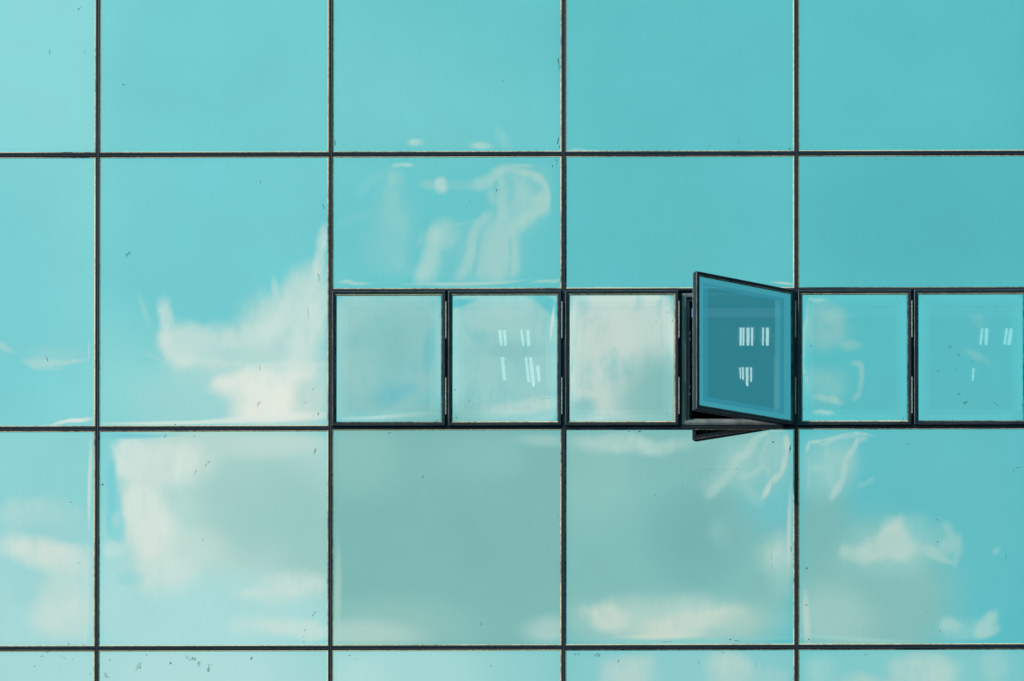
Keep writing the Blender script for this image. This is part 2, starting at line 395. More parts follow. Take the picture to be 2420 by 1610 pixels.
mr.inputs[3].default_value = 0; am = gN('ShaderNodeMath'); am.operation = 'MULTIPLY'; gL(gi['Alpha'], am.inputs[0]); gL(gi['Feather'], am.inputs[1])
cl = gN('ShaderNodeClamp'); gL(am.outputs[0], cl.inputs[0]); gL(cl.outputs[0], mr.inputs[4])
mx = gN('ShaderNodeMix'); mx.data_type = 'RGBA'; gL(mr.outputs[0], mx.inputs[0]); gL(gi['Below'], mx.inputs[6]); gL(gi['Tone'], mx.inputs[7]); gL(mx.outputs[2], go_.inputs[0])
CUT_U = [-171, 540, 1250, 1961]; CUT_V = [124, 556, 947, 1612]
def paint(col, i, j):
    """strokes that can touch the patch of sky (i, j), laid over the gradient in order"""
    u0 = CUT_U[i - 1] if i else -1e9; u1 = CUT_U[i] if i < len(CUT_U) else 1e9
    v0 = CUT_V[j - 1] if j else -1e9; v1 = CUT_V[j] if j < len(CUT_V) else 1e9
    for (cu, cv, ru, rv, rot, soft, c, a, w, fl) in strokes:
        k = 1 + soft * .25 + fl * .8; pad = 80 if w else 2
        cr, sr = math.cos(R(rot)), math.sin(R(rot))
        eu = math.hypot(ru * cr, rv * sr) * k + pad; ev = math.hypot(ru * sr, rv * cr) * k + pad
        if cu + eu < u0 or cu - eu > u1 or cv + ev < v0 or cv - ev > v1: continue
        g = N('ShaderNodeGroup'); g.node_tree = STROKE; I = g.inputs
        L(col, I['Below']); L(warped if w else raw, I['Place'])
        if fl: L(puff_c, I['Puff'])
        I['Centre'].default_value = (cu / 1000, cv / 1000, 0); I['Turn'].default_value = (0, 0, R(rot)); I['Size'].default_value = (ru / 1000, rv / 1000, 1)
        if fl: L(grain, I['Feather'])
        else: I['Feather'].default_value = 1.0
        I['Fluff'].default_value = fl * PUFF; I['Outer'].default_value = 1 + soft * .25; I['Inner'].default_value = 1 - soft * .75
        I['Alpha'].default_value = a; I['Tone'].default_value = C(*c, K0)
        col = g.outputs[0]
    return col
# fine unevenness of the air and thin cloud
tex = noise(5.0, 5.0, .6, raw, (9, 2, 0))
tv = wmath('MULTIPLY_ADD', tex.outputs['Fac'], 0.08, 0.96)
def leaf(i, j):
    hs = N('ShaderNodeVectorMath'); hs.operation = 'SCALE'; L(paint(col, i, j), hs.inputs[0]); L(tv, hs.inputs['Scale'])
    bg = N('ShaderNodeBackground'); L(hs.outputs[0], bg.inputs[0]); return bg.outputs[0]
def tree(lo, hi, coord, cuts, make):
    """picks the patch: a chain of either / or mixes"""
    if lo == hi: return make(lo)
    mid = (lo + hi) // 2
    f = wmath('GREATER_THAN', coord, cuts[mid] / 1000)
    a, b = tree(lo, mid, coord, cuts, make), tree(mid + 1, hi, coord, cuts, make)
    x = N('ShaderNodeMixShader'); L(f, x.inputs[0]); L(a, x.inputs[1]); L(b, x.inputs[2]); return x.outputs[0]
# clear sky model, blended in and used alone overhead and behind the building
sky = N('ShaderNodeTexSky'); sky.sky_type = 'NISHITA'; sky.sun_disc = False
sky.sun_elevation = R(SUN_EL); sky.sun_rotation = R(SUN_AZ)
bg1 = tree(0, len(CUT_V), sv, CUT_V, lambda j: tree(0, len(CUT_U), su, CUT_U, lambda i: leaf(i, j)))
bg2 = N('ShaderNodeBackground'); L(sky.outputs[0], bg2.inputs[0]); bg2.inputs[1].default_value = 0.10
ff = N('ShaderNodeMapRange'); ff.interpolation_type = 'SMOOTHSTEP'
L(sep.outputs['Y'], ff.inputs[0]); ff.inputs[1].default_value = -0.12; ff.inputs[2].default_value = -0.32
ms = N('ShaderNodeMixShader'); L(ff.outputs[0], ms.inputs[0]); L(bg2.outputs[0], ms.inputs[1]); L(bg1, ms.inputs[2])
wo = N('ShaderNodeOutputWorld'); L(ms.outputs[0], wo.inputs[0])
world.cycles.sampling_method = 'MANUAL'; world.cycles.sample_map_resolution = 256

# ---------------------------------------------------------------- sun
sun = bpy.data.lights.new("sun", 'SUN'); sun.energy = 4.5; sun.angle = R(0.5); sun.color = (1.0, .90, .78)
sun_o = bpy.data.objects.new("sun", sun); scene.collection.objects.link(sun_o)
az = R(-64)                                           # from the wall normal, towards the left
sd = Vector((math.sin(az) * math.cos(R(SUN_EL)), -math.cos(az) * math.cos(R(SUN_EL)), math.sin(R(SUN_EL))))
sun_o.rotation_euler = (-sd).to_track_quat('-Z', 'Y').to_euler()
sun_o.location = sd * 40
sky.sun_rotation = math.atan2(sd.x, sd.y)

# ---------------------------------------------------------------- materials
def mat(name):
    m = bpy.data.materials.new(name); m.use_nodes = True; m.node_tree.nodes.clear()
    return m, m.node_tree.nodes.new, m.node_tree.links.new
def mramp(n, l, fac, stops, interp='LINEAR'):
    r = n('ShaderNodeValToRGB'); r.color_ramp.interpolation = interp
    e = r.color_ramp.elements
    while len(e) < len(stops): e.new(.5)
    for x, (p, c) in zip(e, stops): x.position = p; x.color = c
    l(fac, r.inputs[0]); return r.outputs[0]
def mnoise(n, l, scale, detail=3, stretch=(1, 1, 1), rough=.5):
    t = n('ShaderNodeTexCoord'); mp = n('ShaderNodeMapping'); mp.inputs['Scale'].default_value = stretch
    l(t.outputs['Object'], mp.inputs[0]); z = n('ShaderNodeTexNoise')
    z.inputs['Scale'].default_value = scale; z.inputs['Detail'].default_value = detail; z.inputs['Roughness'].default_value = rough
    l(mp.outputs[0], z.inputs['Vector']); return z.outputs['Fac']
def metal(name, c1, c2, rough=.4, scale=30, stretch=(1, 1, 1), spec=.5):
    m, n, l = mat(name)
    f = mnoise(n, l, scale, 4, stretch)
    p = n('ShaderNodeBsdfPrincipled'); p.inputs['Roughness'].default_value = rough
    p.inputs['Specular IOR Level'].default_value = spec
    l(mramp(n, l, f, [(.35, c1), (.65, c2)]), p.inputs['Base Color'])
    o = n('ShaderNodeOutputMaterial'); l(p.outputs[0], o.inputs[0]); return m
def mirror(name, refl, film=.04, through=None, rough=0.0):
    m, n, l = mat(name)
    g = n('ShaderNodeBsdfAnisotropic'); g.distribution = 'GGX'; g.inputs['Roughness'].default_value = rough
    # faint rain film, drawn out downwards, and a fine grain of dust
    a = mnoise(n, l, 90, 3, (1, 1, .12)); b = mnoise(n, l, 260, 2, (1, 1, 1)); c = mnoise(n, l, 2.2, 2)
    s = n('ShaderNodeMath'); s.operation = 'ADD'; l(a, s.inputs[0]); l(b, s.inputs[1])
    s2 = n('ShaderNodeMath'); s2.operation = 'ADD'; l(s.outputs[0], s2.inputs[0]); l(c, s2.inputs[1])
    mr = n('ShaderNodeMapRange'); l(s2.outputs[0], mr.inputs[0]); mr.inputs[1].default_value = 1.1; mr.inputs[2].default_value = 1.9
    mr.inputs[3].default_value = 1 - film; mr.inputs[4].default_value = 1.0
    vm = n('ShaderNodeVectorMath'); vm.operation = 'SCALE'; vm.inputs[0].default_value = refl; l(mr.outputs[0], vm.inputs['Scale'])
    l(vm.outputs[0], g.inputs['Color'])
    out = g.outputs[0]
    if through:
        t = n('ShaderNodeBsdfTransparent'); t.inputs[0].default_value = through[1]
        x = n('ShaderNodeMixShader'); x.inputs[0].default_value = through[0]; l(g.outputs[0], x.inputs[1]); l(t.outputs[0], x.inputs[2]); out = x.outputs[0]
    o = n('ShaderNodeOutputMaterial'); l(out, o.inputs[0]); return m
def seal(name, lo, hi, thr):
    m, n, l = mat(name)
    a = mnoise(n, l, 34, 2, (1, 1, 1)); b = mnoise(n, l, 2.2, 2)
    s = n('ShaderNodeMath'); s.operation = 'MULTIPLY_ADD'; l(b, s.inputs[0]); s.inputs[1].default_value = 1.3; l(a, s.inputs[2])
    h = n('ShaderNodeMath'); h.operation = 'MULTIPLY'; h.inputs[1].default_value = .45; l(s.outputs[0], h.inputs[0])
    p = n('ShaderNodeBsdfPrincipled'); p.inputs['Roughness'].default_value = .7
    l(mramp(n, l, h.outputs[0], [(thr - .14, lo), (thr + .12, hi)]), p.inputs['Base Color'])
    o = n('ShaderNodeOutputMaterial'); l(p.outputs[0], o.inputs[0]); return m

M = {}
M['pane'] = mirror('mirror_glass', (.935, .935, .935), .06)
M['rim'] = mirror('mirror_glass_rim', (.885, .915, .915), .04)
M['edge'] = mirror('mirror_glass_edge', (.62, .94, .97), .02)
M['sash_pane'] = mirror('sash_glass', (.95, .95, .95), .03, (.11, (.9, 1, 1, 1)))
M['sash_band1'] = mirror('sash_border_reflection', (.95, .96, .96), .03, (.03, (.75, .9, .9, 1)))  # double reflection of the glazing put into the border tone
M['sash_band2'] = mirror('sash_inner_border_reflection', (.945, .95, .95), .03, (.06, (.75, .9, .9, 1)))  # second, weaker step of the painted double reflection
M['tilt_pane'] = mirror('oblique_glass', (.76, .82, .82), .06, (.24, (.9, 1, 1, 1)))  # open sash copy, darker middle inside the painted reflection bands
M['tilt_band1'] = mirror('oblique_border_reflection', (1, .97, .94), .03, (.05, (.9, 1, 1, 1)))  # bright double reflection of the open pane painted as a border
M['tilt_band2'] = mirror('oblique_inner_border_reflection', (.72, .84, .88), .03, (.12, (.9, 1, 1, 1)))  # darker step between the painted reflections
M['tilt_band3'] = mirror('oblique_strip_reflection', (1, 1, .96), .03, (.12, (.9, 1, 1, 1)))  # painted bright strip, offset reflection between the glass layers
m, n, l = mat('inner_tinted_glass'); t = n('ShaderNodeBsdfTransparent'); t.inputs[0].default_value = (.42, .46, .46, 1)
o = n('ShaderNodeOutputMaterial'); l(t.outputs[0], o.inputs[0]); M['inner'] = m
M['gasket'] = metal('black_gasket', (.008, .021, .034, 1), (.014, .030, .046, 1), .7, 40, spec=.12)
M['gasket_grey'] = metal('grey_gasket', (.016, .021, .036, 1), (.032, .032, .050, 1), .55, 25, (.3, 1, .3), .25)  # greyer gasket tone for single facets of the profiles
M['alu'] = metal('dark_aluminium', (.010, .018, .027, 1), (.026, .030, .042, 1), .45, 18, (.3, 1, .3), .3)
M['alu_highlight'] = metal('aluminium_edge_highlight', (.05, .08, .10, 1), (.20, .24, .27, 1), .35, 9)  # highlight along the sash edges put into a paler colour
M['steel'] = metal('grey_aluminium_rail', (.11, .14, .16, 1), (.22, .25, .27, 1), .45, 14, (1, 1, .25))
M['hinge'] = metal('stainless_hinge', (.42, .42, .37, 1), (.6, .59, .52, 1), .4, 60)
M['seal_a'] = seal('cream_sealant', (.42, .32, .22, 1), (.86, .68, .46, 1), .44)
M['seal_b'] = seal('patchy_sealant', (.10, .09, .08, 1), (.76, .58, .40, 1), .47)
M['seal_c'] = seal('blackened_sealant', (.02, .028, .035, 1), (.36, .31, .24, 1), .56)
M['dirt'] = metal('bird_dirt', (.06, .13, .14, 1), (.13, .23, .23, 1), .9, 80)
def soft_dirt():
    m, n, l = mat('faint_smear')
    p = n('ShaderNodeBsdfDiffuse'); p.inputs[0].default_value = (.06, .16, .15, 1)
    t = n('ShaderNodeBsdfTransparent'); f = mnoise(n, l, 60, 4, (1, 1, .5), .7)
    r = n('ShaderNodeMapRange'); l(f, r.inputs[0]); r.inputs[1].default_value = .42; r.inputs[2].default_value = .68; r.inputs[4].default_value = .6
    x = n('ShaderNodeMixShader'); l(r.outputs[0], x.inputs[0]); l(t.outputs[0], x.inputs[1]); l(p.outputs[0], x.inputs[2])
    o = n('ShaderNodeOutputMaterial'); l(x.outputs[0], o.inputs[0]); return m
M['smear'] = soft_dirt()
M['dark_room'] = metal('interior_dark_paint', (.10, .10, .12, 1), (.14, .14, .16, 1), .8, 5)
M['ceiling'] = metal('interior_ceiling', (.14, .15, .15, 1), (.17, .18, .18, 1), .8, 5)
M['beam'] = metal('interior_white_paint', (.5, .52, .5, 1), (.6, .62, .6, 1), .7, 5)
M['plaza'] = metal('paving', (.045, .047, .05, 1), (.075, .076, .08, 1), .85, 3)
m, n, l = mat('lit_tube'); e = n('ShaderNodeEmission'); e.inputs[0].default_value = (.92, 1, .93, 1); e.inputs[1].default_value = 4.1
o = n('ShaderNodeOutputMaterial'); l(e.outputs[0], o.inputs[0]); M['tube'] = m

# ---------------------------------------------------------------- mesh helper
class MB:
    def __init__(self): self.v = []; self.f = []; self.mi = []; self.mats = []
    def m(self, name):
        if name not in self.mats: self.mats.append(name)
        return self.mats.index(name)
    def quad(self, pts, mt):
        b = len(self.v); self.v += [tuple(p) for p in pts]; self.f.append(tuple(range(b, b + len(pts)))); self.mi.append(self.m(mt))
    def box(self, a, b, mt):
        (x0, y0, z0), (x1, y1, z1) = a, b
        c = [(x0, y0, z0), (x1, y0, z0), (x1, y1, z0), (x0, y1, z0), (x0, y0, z1), (x1, y0, z1), (x1, y1, z1), (x0, y1, z1)]
        for q in ((0, 1, 5, 4), (1, 2, 6, 5), (2, 3, 7, 6), (3, 0, 4, 7), (4, 5, 6, 7), (3, 2, 1, 0)): self.quad([c[i] for i in q], mt)
    def extrude(self, prof, fn, mts, caps=True):
        """prof: list of (a, y); fn(end, a, y) -> point; closed profile run between two ends"""
        k = len(prof)
        for i in range(k):
            j = (i + 1) % k
            self.quad([fn(0, *prof[i]), fn(0, *prof[j]), fn(1, *prof[j]), fn(1, *prof[i])], mts[i % len(mts)])
        if caps:
            self.quad([fn(0, *p) for p in prof], mts[0]); self.quad([fn(1, *p) for p in reversed(prof)], mts[0])
    def ring(self, u0, u1, v0, v1, prof, mts, org=(0, 0, 0), ins=(1, 1, 1, 1)):
        """mitred frame; prof: (inset in modules, y in metres). mts[i] = material or 4 materials (top, right, bottom, left)"""
        loops = []
        for a, y in prof:
            loops.append([(u0 + a * ins[3], v0 + a * ins[0], y), (u1 - a * ins[1], v0 + a * ins[0], y), (u1 - a * ins[1], v1 - a * ins[2], y), (u0 + a * ins[3], v1 - a * ins[2], y)])
        for i in range(len(prof) - 1):
            for s in range(4):
                t = (s + 1) % 4
                q = [loops[i][s], loops[i][t], loops[i + 1][t], loops[i + 1][s]]
                mt = mts[i] if isinstance(mts[i], str) else mts[i][s]
                self.quad([(PX(u) - org[0], y - org[1], PZ(v, u) - org[2]) for u, v, y in q], mt)
    def build(self, name, parent=None, loc=(0, 0, 0), smooth=False):
        me = bpy.data.meshes.new(name); me.from_pydata(self.v, [], self.f)
        for x in self.mats: me.materials.append(M[x])
        me.polygons.foreach_set('material_index', self.mi)
        if smooth: me.polygons.foreach_set('use_smooth', [True] * len(self.f))
        me.update()
        o = bpy.data.objects.new(name, me); scene.collection.objects.link(o); o.location = loc
        if parent: o.parent = parent
        return o
def merge(o):
    import bmesh
    b = bmesh.new(); b.from_mesh(o.data); bmesh.ops.remove_doubles(b, verts=b.verts, dist=1e-5)
    bmesh.ops.recalc_face_normals(b, faces=b.faces); b.to_mesh(o.data); b.free()
def tag(o, label=None, cat=None, group=None, kind=None):
    if label: o['label'] = label
    if cat: o['category'] = cat
    if group: o['group'] = group
    if kind: o['kind'] = kind
    return o

# ---------------------------------------------------------------- setting
b = MB(); b.quad([(-400, -400, 0), (400, -400, 0), (400, 400, 0), (-400, 400, 0)], 'plaza')
tag(b.build('ground'), kind='structure')

facade = bpy.data.objects.new('glass_building', None); scene.collection.objects.link(facade)
tag(facade, 'glass office building front with mirror panes, dark framing and a band of small casement windows', 'building')

MU = [-873, -322, 229, 780, 1330.5, 1880.5, 2431, 2982]          # mullion centres
TR = [-158, 363.2, 1012, 1532, 2180]                             # transom centres
VTOP = 686                                                     # transom over the opening lights
HW = 4.2                                                       # half width of the dark joint
SE = 3.3                                                       # sealant width
def vent_cols(c): return c in (2, 3, 4, 5)

# ---- panes
def unit_dir(T):
    return Vector((T[0] - UC, -DU, V0 - T[1])).normalized()
CAMP = Vector((PX(UC), -D, EYE))
def mirror_normal(P, T):
    v = (P - CAMP).normalized(); return (unit_dir(T) - v).normalized()
MARKS = {}
def pane(u0, u1, v0, v1, offset, nu, nv, amp, seed, label=None, group=None, sash=False, edges=None, y=0.0, bump=None):
    """one glass pane with the slight pillow and roller-wave distortion of toughened glass"""
    rnd = random.Random(seed)
    waves = [(rnd.uniform(.4, 1.3), rnd.uniform(.4, 1.3), rnd.uniform(0, 6.3), rnd.uniform(-1, 1), rnd.uniform(-1, 1)) for _ in range(5)]
    def lines(a, b, k, insets):
        base = [a + i for i in insets] + [b - i for i in reversed(insets)]
        inner = [a + insets[-1] + (b - a - 2 * insets[-1]) * i / k for i in range(1, k)]
        return sorted(set(base + inner))
    ins = [0, 1.3, 4, 8, 14, 20, 26, 34] if sash else [0, 1.3, 5, 10, 16, 24, 34]
    us, vs = lines(u0, u1, nu, ins), lines(v0, v1, nv, ins)
    verts, norms = [], []
    for v in vs:
        for u in us:
            P = Vector((PX(u), y, PZ(v, u)))
            # distances to the edges
            eu = min(u - u0, u1 - u); ev = min(v - v0, v1 - v)
            su_ = -1 if u - u0 < u1 - u else 1; sv_ = -1 if v - v0 < v1 - v else 1
            du = su_ * amp * 2.2 * math.exp(-eu / 14.0); dv = sv_ * amp * 2.2 * math.exp(-ev / 14.0)
            a, c = (u - u0) / (u1 - u0), (v - v0) / (v1 - v0)
            for k1, k2, ph, w1, w2 in waves:
                s = math.sin(6.283 * (k1 * a + k2 * c) + ph); du += amp * w1 * s; dv += amp * w2 * s
            if bump: 
                bu, bv = bump(u, v); du += bu; dv += bv
            Tu, Tv = u + offset[0] + du, v + offset[1] + dv
            verts.append(P); norms.append(mirror_normal(P, (Tu, Tv)))
    nu_ = len(us); faces, mi = [], []
    for j in range(len(vs) - 1):
        for i in range(nu_ - 1):
            q = j * nu_ + i; faces.append((q, q + nu_, q + nu_ + 1, q + 1))
            m_ = min((us[i] + us[i + 1]) / 2 - u0, u1 - (us[i] + us[i + 1]) / 2, (vs[j] + vs[j + 1]) / 2 - v0, v1 - (vs[j] + vs[j + 1]) / 2)
            if m_ < 1.3: mi.append(1)
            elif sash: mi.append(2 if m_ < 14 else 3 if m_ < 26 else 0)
            else: mi.append(2 if m_ < 10 else 0)
    return verts, norms, faces, mi
def finish_pane(name, data, mats, parent, marks=(), y=0.0):
    verts, norms, faces, mi = data
    verts = list(verts); norms = list(norms); faces = list(faces); mi = list(mi)
    me = bpy.data.meshes.new(name)
    k = len(verts)
    for (mu, mv, a, bb, rot, kind) in marks:                    # dried dirt stuck on the glass
        rr = random.Random(int(mu * 7 + mv)); n_ = 12
        ring = []
        for i in range(n_):
            t = 6.283 * i / n_; r_ = rr.uniform(.45, 1.1)
            x, z = a * math.cos(t) * r_, bb * math.sin(t) * r_
            cx, cz = x * math.cos(R(rot)) - z * math.sin(R(rot)), x * math.sin(R(rot)) + z * math.cos(R(rot))
            ring.append(len(verts)); verts.append(Vector((PX(mu + cx), y - .0015, PZ(mv - cz, mu)))); norms.append(Vector((0, -1, 0)))
        faces.append(tuple(ring)); mi.append(len(mats) - 2 + kind)
    me.from_pydata([tuple(v) for v in verts], [], faces)
    for x in mats: me.materials.append(M[x])
    me.polygons.foreach_set('material_index', mi)
    me.polygons.foreach_set('use_smooth', [True] * len(faces)); me.update()
    me.normals_split_custom_set_from_vertices([tuple(v) for v in norms])
    o = bpy.data.objects.new(name, me); scene.collection.objects.link(o); o.parent = parent
    return o

# hand-placed dirt: (u, v, half length, half width, rotation, kind 0 dark fleck / 1 faint smear)
DIRT = [(185, 15, 9, 3, 40, 1), (290, 196, 4, 1.2, 0, 0), (300, 195, 5, .7, 0, 1), (115, 118, 2, 7, 0, 1), (198, 120, 6, 1.6, -40, 1), (1170, 208, 5, 2, 15, 1), (1188, 190, 7, 1.5, 5, 1),
        (1319, 150, 1.6, 22, 6, 0), (1318, 330, 1.6, 11, -14, 0), (1321, 346, 1.2, 6, -10, 0), (790, 335, 1.2, 7, 0, 0), (810, 340, 3, 2, 30, 1), (1745, 336, 2, 1, 0, 0), (1865, 352, 2.4, 3, 0, 0), (1675, 345, 2.2, .8, 40, 0),
        (1172, 449, 1.2, 6, 24, 0), (1108, 473, 1.6, 1, 0, 0), (1315, 379, 1.2, 5, 20, 0), (1303, 392, 3.5, 3, 0, 1), (1314, 388, 1, 3, 0, 0),
        (614, 428, .8, 4, 0, 0), (762, 484, 1.2, 5, 18, 0), (764, 490, 1, 3, -10, 0), (752, 651, .9, 8, 25, 0), (753, 660, .9, 3, 0, 0), (754, 684, 1.4, 4, 0, 1), (727, 742, .5, 20, 3, 0), (613, 868, .6, 14, 0, 0), (610, 955, 4, 14, -25, 1),
        (739, 920, .8, 3, 0, 0), (722, 950, 8, 4, 20, 1), (751, 978, 1.2, 5, -8, 0), (740, 983, 2, .8, 0, 0), (414, 1002, 2.2, 1.6, 0, 0), (110, 846, 1, 9, 25, 0), (300, 600, 10, 6, 45, 1), (2340, 665, 4, 1, 45, 1), (2378, 656, 1.2, 4, 0, 1), (2092, 377, 4, 2, 0, 1),
        (242, 1144, 2.4, 2.6, 0, 0), (166, 1186, 1.4, 1.4, 0, 0), (186, 1329, 1.4, 1.2, 0, 0), (163, 1521, 1.8, 2.6, -30, 0), (198, 1524, 3, .8, 0, 0), (390, 1029, .8, 7, -20, 0), (459, 1030, 2.2, 1, 10, 0), (490, 1095, 4, 14, -40, 1), (462, 1112, 2, 14, -20, 1), (733, 1347, 1, 1, 0, 0), (479, 1275, .6, 3, 0, 0),
        (720, 1490, 2, 2, 0, 1), (718, 1506, 1, 2, 0, 0), (718, 1517, .7, 4, 0, 0), (742, 1450, 3, 9, -30, 1), (744, 1066, 3, 10, -20, 1), (1318, 1222, 1.4, 1.4, 0, 0), (1137, 1475, 1, 4.5, -6, 0), (999, 1127, 2, 5, -20, 1), (1014, 1165, .6, 7, -5, 1), (953, 1111, 1, 1, 0, 0), (918, 1023, 8, 2, 0, 1),
        (1546, 1172, 1.3, 2, 0, 0), (1739, 1110, 1.6, 1, 0, 0), (1610, 1120, .35, 100, 2, 1), (1822, 1330, .9, 30, 4, 1), (1824, 1100, .4, 90, 0, 1), (1866, 1062, 1.6, 12, -12, 0), (1826, 1047, 4, 1.6, 30, 0), (1725, 1514, 4, 1.6, 0, 0), (1740, 1517, 9, .6, -8, 0), (1575, 1519, 18, .6, 0, 0), (1700, 1112, 80, .35, 0, 1), (1868, 1300, 1, 10, 0, 0),
        (1510, 1021, 5, 1.6, 0, 0), (1485, 1021, 3, 1, 0, 0), (2146, 1052, 3.4, .8, 0, 0), (2213, 1232, 2.6, .9, -20, 0), (2214, 1284, 2.4, 1.4, -30, 0), (2394, 1116, .6, 4, 0, 0), (2405, 1109, 12, .5, 0, 0), (1905, 1346, 2.6, 3, 0, 0), (1904, 1433, 2, 2.6, 0, 0), (1903, 1400, .6, 20, 0, 1), (1910, 1514, 1.8, 3, -35, 0), (1906, 1519, 1.4, 1.4, 0, 0), (2187, 1448, .9, 12, 12, 1), (2220, 1496, 1, 9, 0, 1), (2375, 1318, 1.2, 12, -10, 1), (2190, 1198, 10, .6, 0, 1),
        (330, 1573, 7, 11, -30, 1), (322, 1582, 3, 6, -30, 1), (450, 1556, 16, 7, -12, 1), (470, 1570, 5, 10, -20, 1), (495, 1577, 6, 12, -20, 1), (403, 1566, 4, 4, 0, 1), (594, 1557, 1.8, 6, -25, 0), (347, 1547, 2, 3, 0, 1), (252, 1595, 6, 8, 30, 1), (260, 1560, 4, 5, 0, 1), (113, 1540, 2.6, 1.8, 0, 0), (100, 1550, 8, 2, 10, 1), (172, 1557, 2, .8, 0, 0), (83, 1574, 1.4, 1.4, 0, 0), (150, 1553, 12, 1, -30, 1), (214, 1592, 2, 3, 0, 1), (826, 1550, 2, 2, 0, 0), (842, 1558, 5, 2, 30, 1), (1160, 1575, 4, 3, 20, 1),
        (1363, 1547, 12, 5, 0, 1), (1412, 1550, 10, 6, 0, 1), (1461, 1566, 4, 6, 0, 1), (1650, 1567, 2, 6, -10, 1), (1708, 1545, 2.4, .8, 0, 0), (1807, 1540, 4, 3, -30, 1), (1856, 1538, 3, .8, 10, 0), (1968, 1538, 3.6, 1.2, 0, 0), (2275, 1536, 18, .8, 0, 0), (2046, 1550, 6, 2, 0, 1), (2320, 1536, 12, .9, 0, 0), (1895, 1537, 3, 1, 0, 0), (1785, 1570, .6, 18, 0, 1)]
VDIRT = [(978, 726, 3, .8, 0, 1), (1038, 745, .8, 2.4, 0, 0), (1033, 994, 1.6, 2.6, 0, 0), (1074, 922, 4, 2, 0, 1), (1075, 933, 4, 1, 0, 1), (1077, 988, 3, .8, 40, 0), (1077, 988, 3, .8, -40, 0), (1109, 948, 2, 1.2, 30, 0), (960, 952, 3, .8, -15, 1), (1265, 947, 1.4, .8, 0, 0), (1289, 943, 16, .5, -3, 1), (802, 981, 3, 3, 0, 1),
         (1345, 988, 3, 1, 20, 0), (1540, 780, .5, 11, -14, 1), (1576, 739, 1.6, 1, 0, 0), (1588, 760, .8, 4, 0, 0), (1576, 978, .5, 4, -15, 0), (1452, 826, 1, 1, 0, 0), (1395, 752, 3, .8, 10, 1), (1370, 702, 2, .8, 30, 1),
         (1942, 717, 4, 1.6, 20, 1), (1915, 820, 1.7, 1.7, 0, 0), (1902, 888, 3.4, .8, 35, 0), (1991, 965, 1.1, 1.3, 0, 0), (2088, 974, .8, 1, 0, 0), (2118, 705, .8, 1.2, 0, 0), (2045, 917, 7, .8, 12, 1), (1898, 970, 2, .8, 40, 0), (2134, 992, 2, 1.6, 0, 0),
         (2244, 823, 6, 5, -30, 1), (2265, 842, 7, 3, -40, 1), (2258, 874, 3, 1.6, 10, 1), (2215, 880, 3, .8, 20, 0), (2280, 955, 6, 7, -30, 1), (2292, 947, 6, 1, 40, 1), (2355, 961, 1.5, 1.5, 0, 0), (2350, 955, 6, .8, -40, 1), (2264, 935, 5, 2, 30, 1), (2411, 870, 1, 1.4, 0, 0), (2414, 961, 1, 2.6, 0, 0), (2297, 856, 1.6, 1.2, 0, 1)]
def marks_in(lst, u0, u1, v0, v1): return [m_ for m_ in lst if u0 < m_[0] < u1 and v0 < m_[1] < v1]

def wobble_c2(u, v):        # the strongly rippled pane over the opening lights
    return (7 * math.sin(u / 21.0 + v / 60.0), 5 * math.sin(v / 30.0 + u / 55.0))
def wobble_top(u, v):
    k = math.exp(-(v - 1018) / 55.0); return (10 * k * math.sin(u / 17.0), 12 * k * math.sin(u / 29.0 + 1))
seals = ['seal_a', 'seal_b', 'seal_c']
count = 0
for c in range(7):
    for r in range(4):
        a0, a1 = MU[c] + HW, MU[c + 1] - HW
        b0, b1 = TR[r] + 5.0, TR[r + 1] - 5.0
        if r == 2 or r == 1: b0, b1 = b0 + (0), b1
        if r == 1 and vent_cols(c - 1 if False else c - 1): pass
        ci = c - 1
        vents = (r == 1 and ci in (2, 3, 4, 5))
        if vents: b1 = VTOP - 3.2
        if r == 2 and ci >= 2: b0 = 1015.2
        g0, g1, h0, h1 = a0 + SE, a1 - SE, b0 + 2.6, b1 - 2.6
        key = (ci, r)
        amp = 5.0 if not vents else 6.0
        bump = wobble_c2 if key == (2, 1) else wobble_top if (r == 2 and ci in (3, 4)) else None
        fine = 70 if bump else 26
        data = pane(g0, g1, h0, h1, off(key), fine, fine, amp, ci * 17 + r, bump=bump)
        o = finish_pane('glass_pane', data, ['pane', 'edge', 'rim', 'dirt', 'smear'], facade, marks_in(DIRT, g0, g1, h0, h1))
        # sealant round the pane
        rnd = random.Random(ci * 31 + r * 7 + 3)
        s4 = [rnd.choice(['seal_a', 'seal_b', 'seal_b']) for _ in range(4)]
        if ci >= 3: s4 = [rnd.choice(['seal_a', 'seal_b', 'seal_b', 'seal_c']) for _ in range(4)]
        sb = MB()
        pu, pv = (SE + .6), (2.6 + .6)
        sb.ring(a0 - .4, a1 + .4, b0 - .4, b1 + .4, [(0, -.0005), (1.0, -.0030), (1.001, -.0030)], [tuple(s4), tuple(s4)], ins=(1, 1, 1, 1))
        # main visible bead, wider on the upright sides
        lo = [(a0, b0), (a1, b0), (a1, b1), (a0, b1)]; li = [(g0 - .0, h0), (g1, h0), (g1, h1), (g0, h1)]
        sb = MB()
        for s in range(4):
            t = (s + 1) % 4
            mid = [((lo[k_][0] + li[k_][0]) / 2, (lo[k_][1] + li[k_][1]) / 2) for k_ in range(4)]
            f = lambda p, y: (PX(p[0]), y, PZ(p[1], p[0]))
            sb.quad([f(lo[s], -.001), f(lo[t], -.001), f(mid[t], -.0022), f(mid[s], -.0022)], s4[s])
            sb.quad([f(mid[s], -.0022), f(mid[t], -.0022), f(li[t], -.0004), f(li[s], -.0004)], s4[s])
        sb.build('sealant', o)

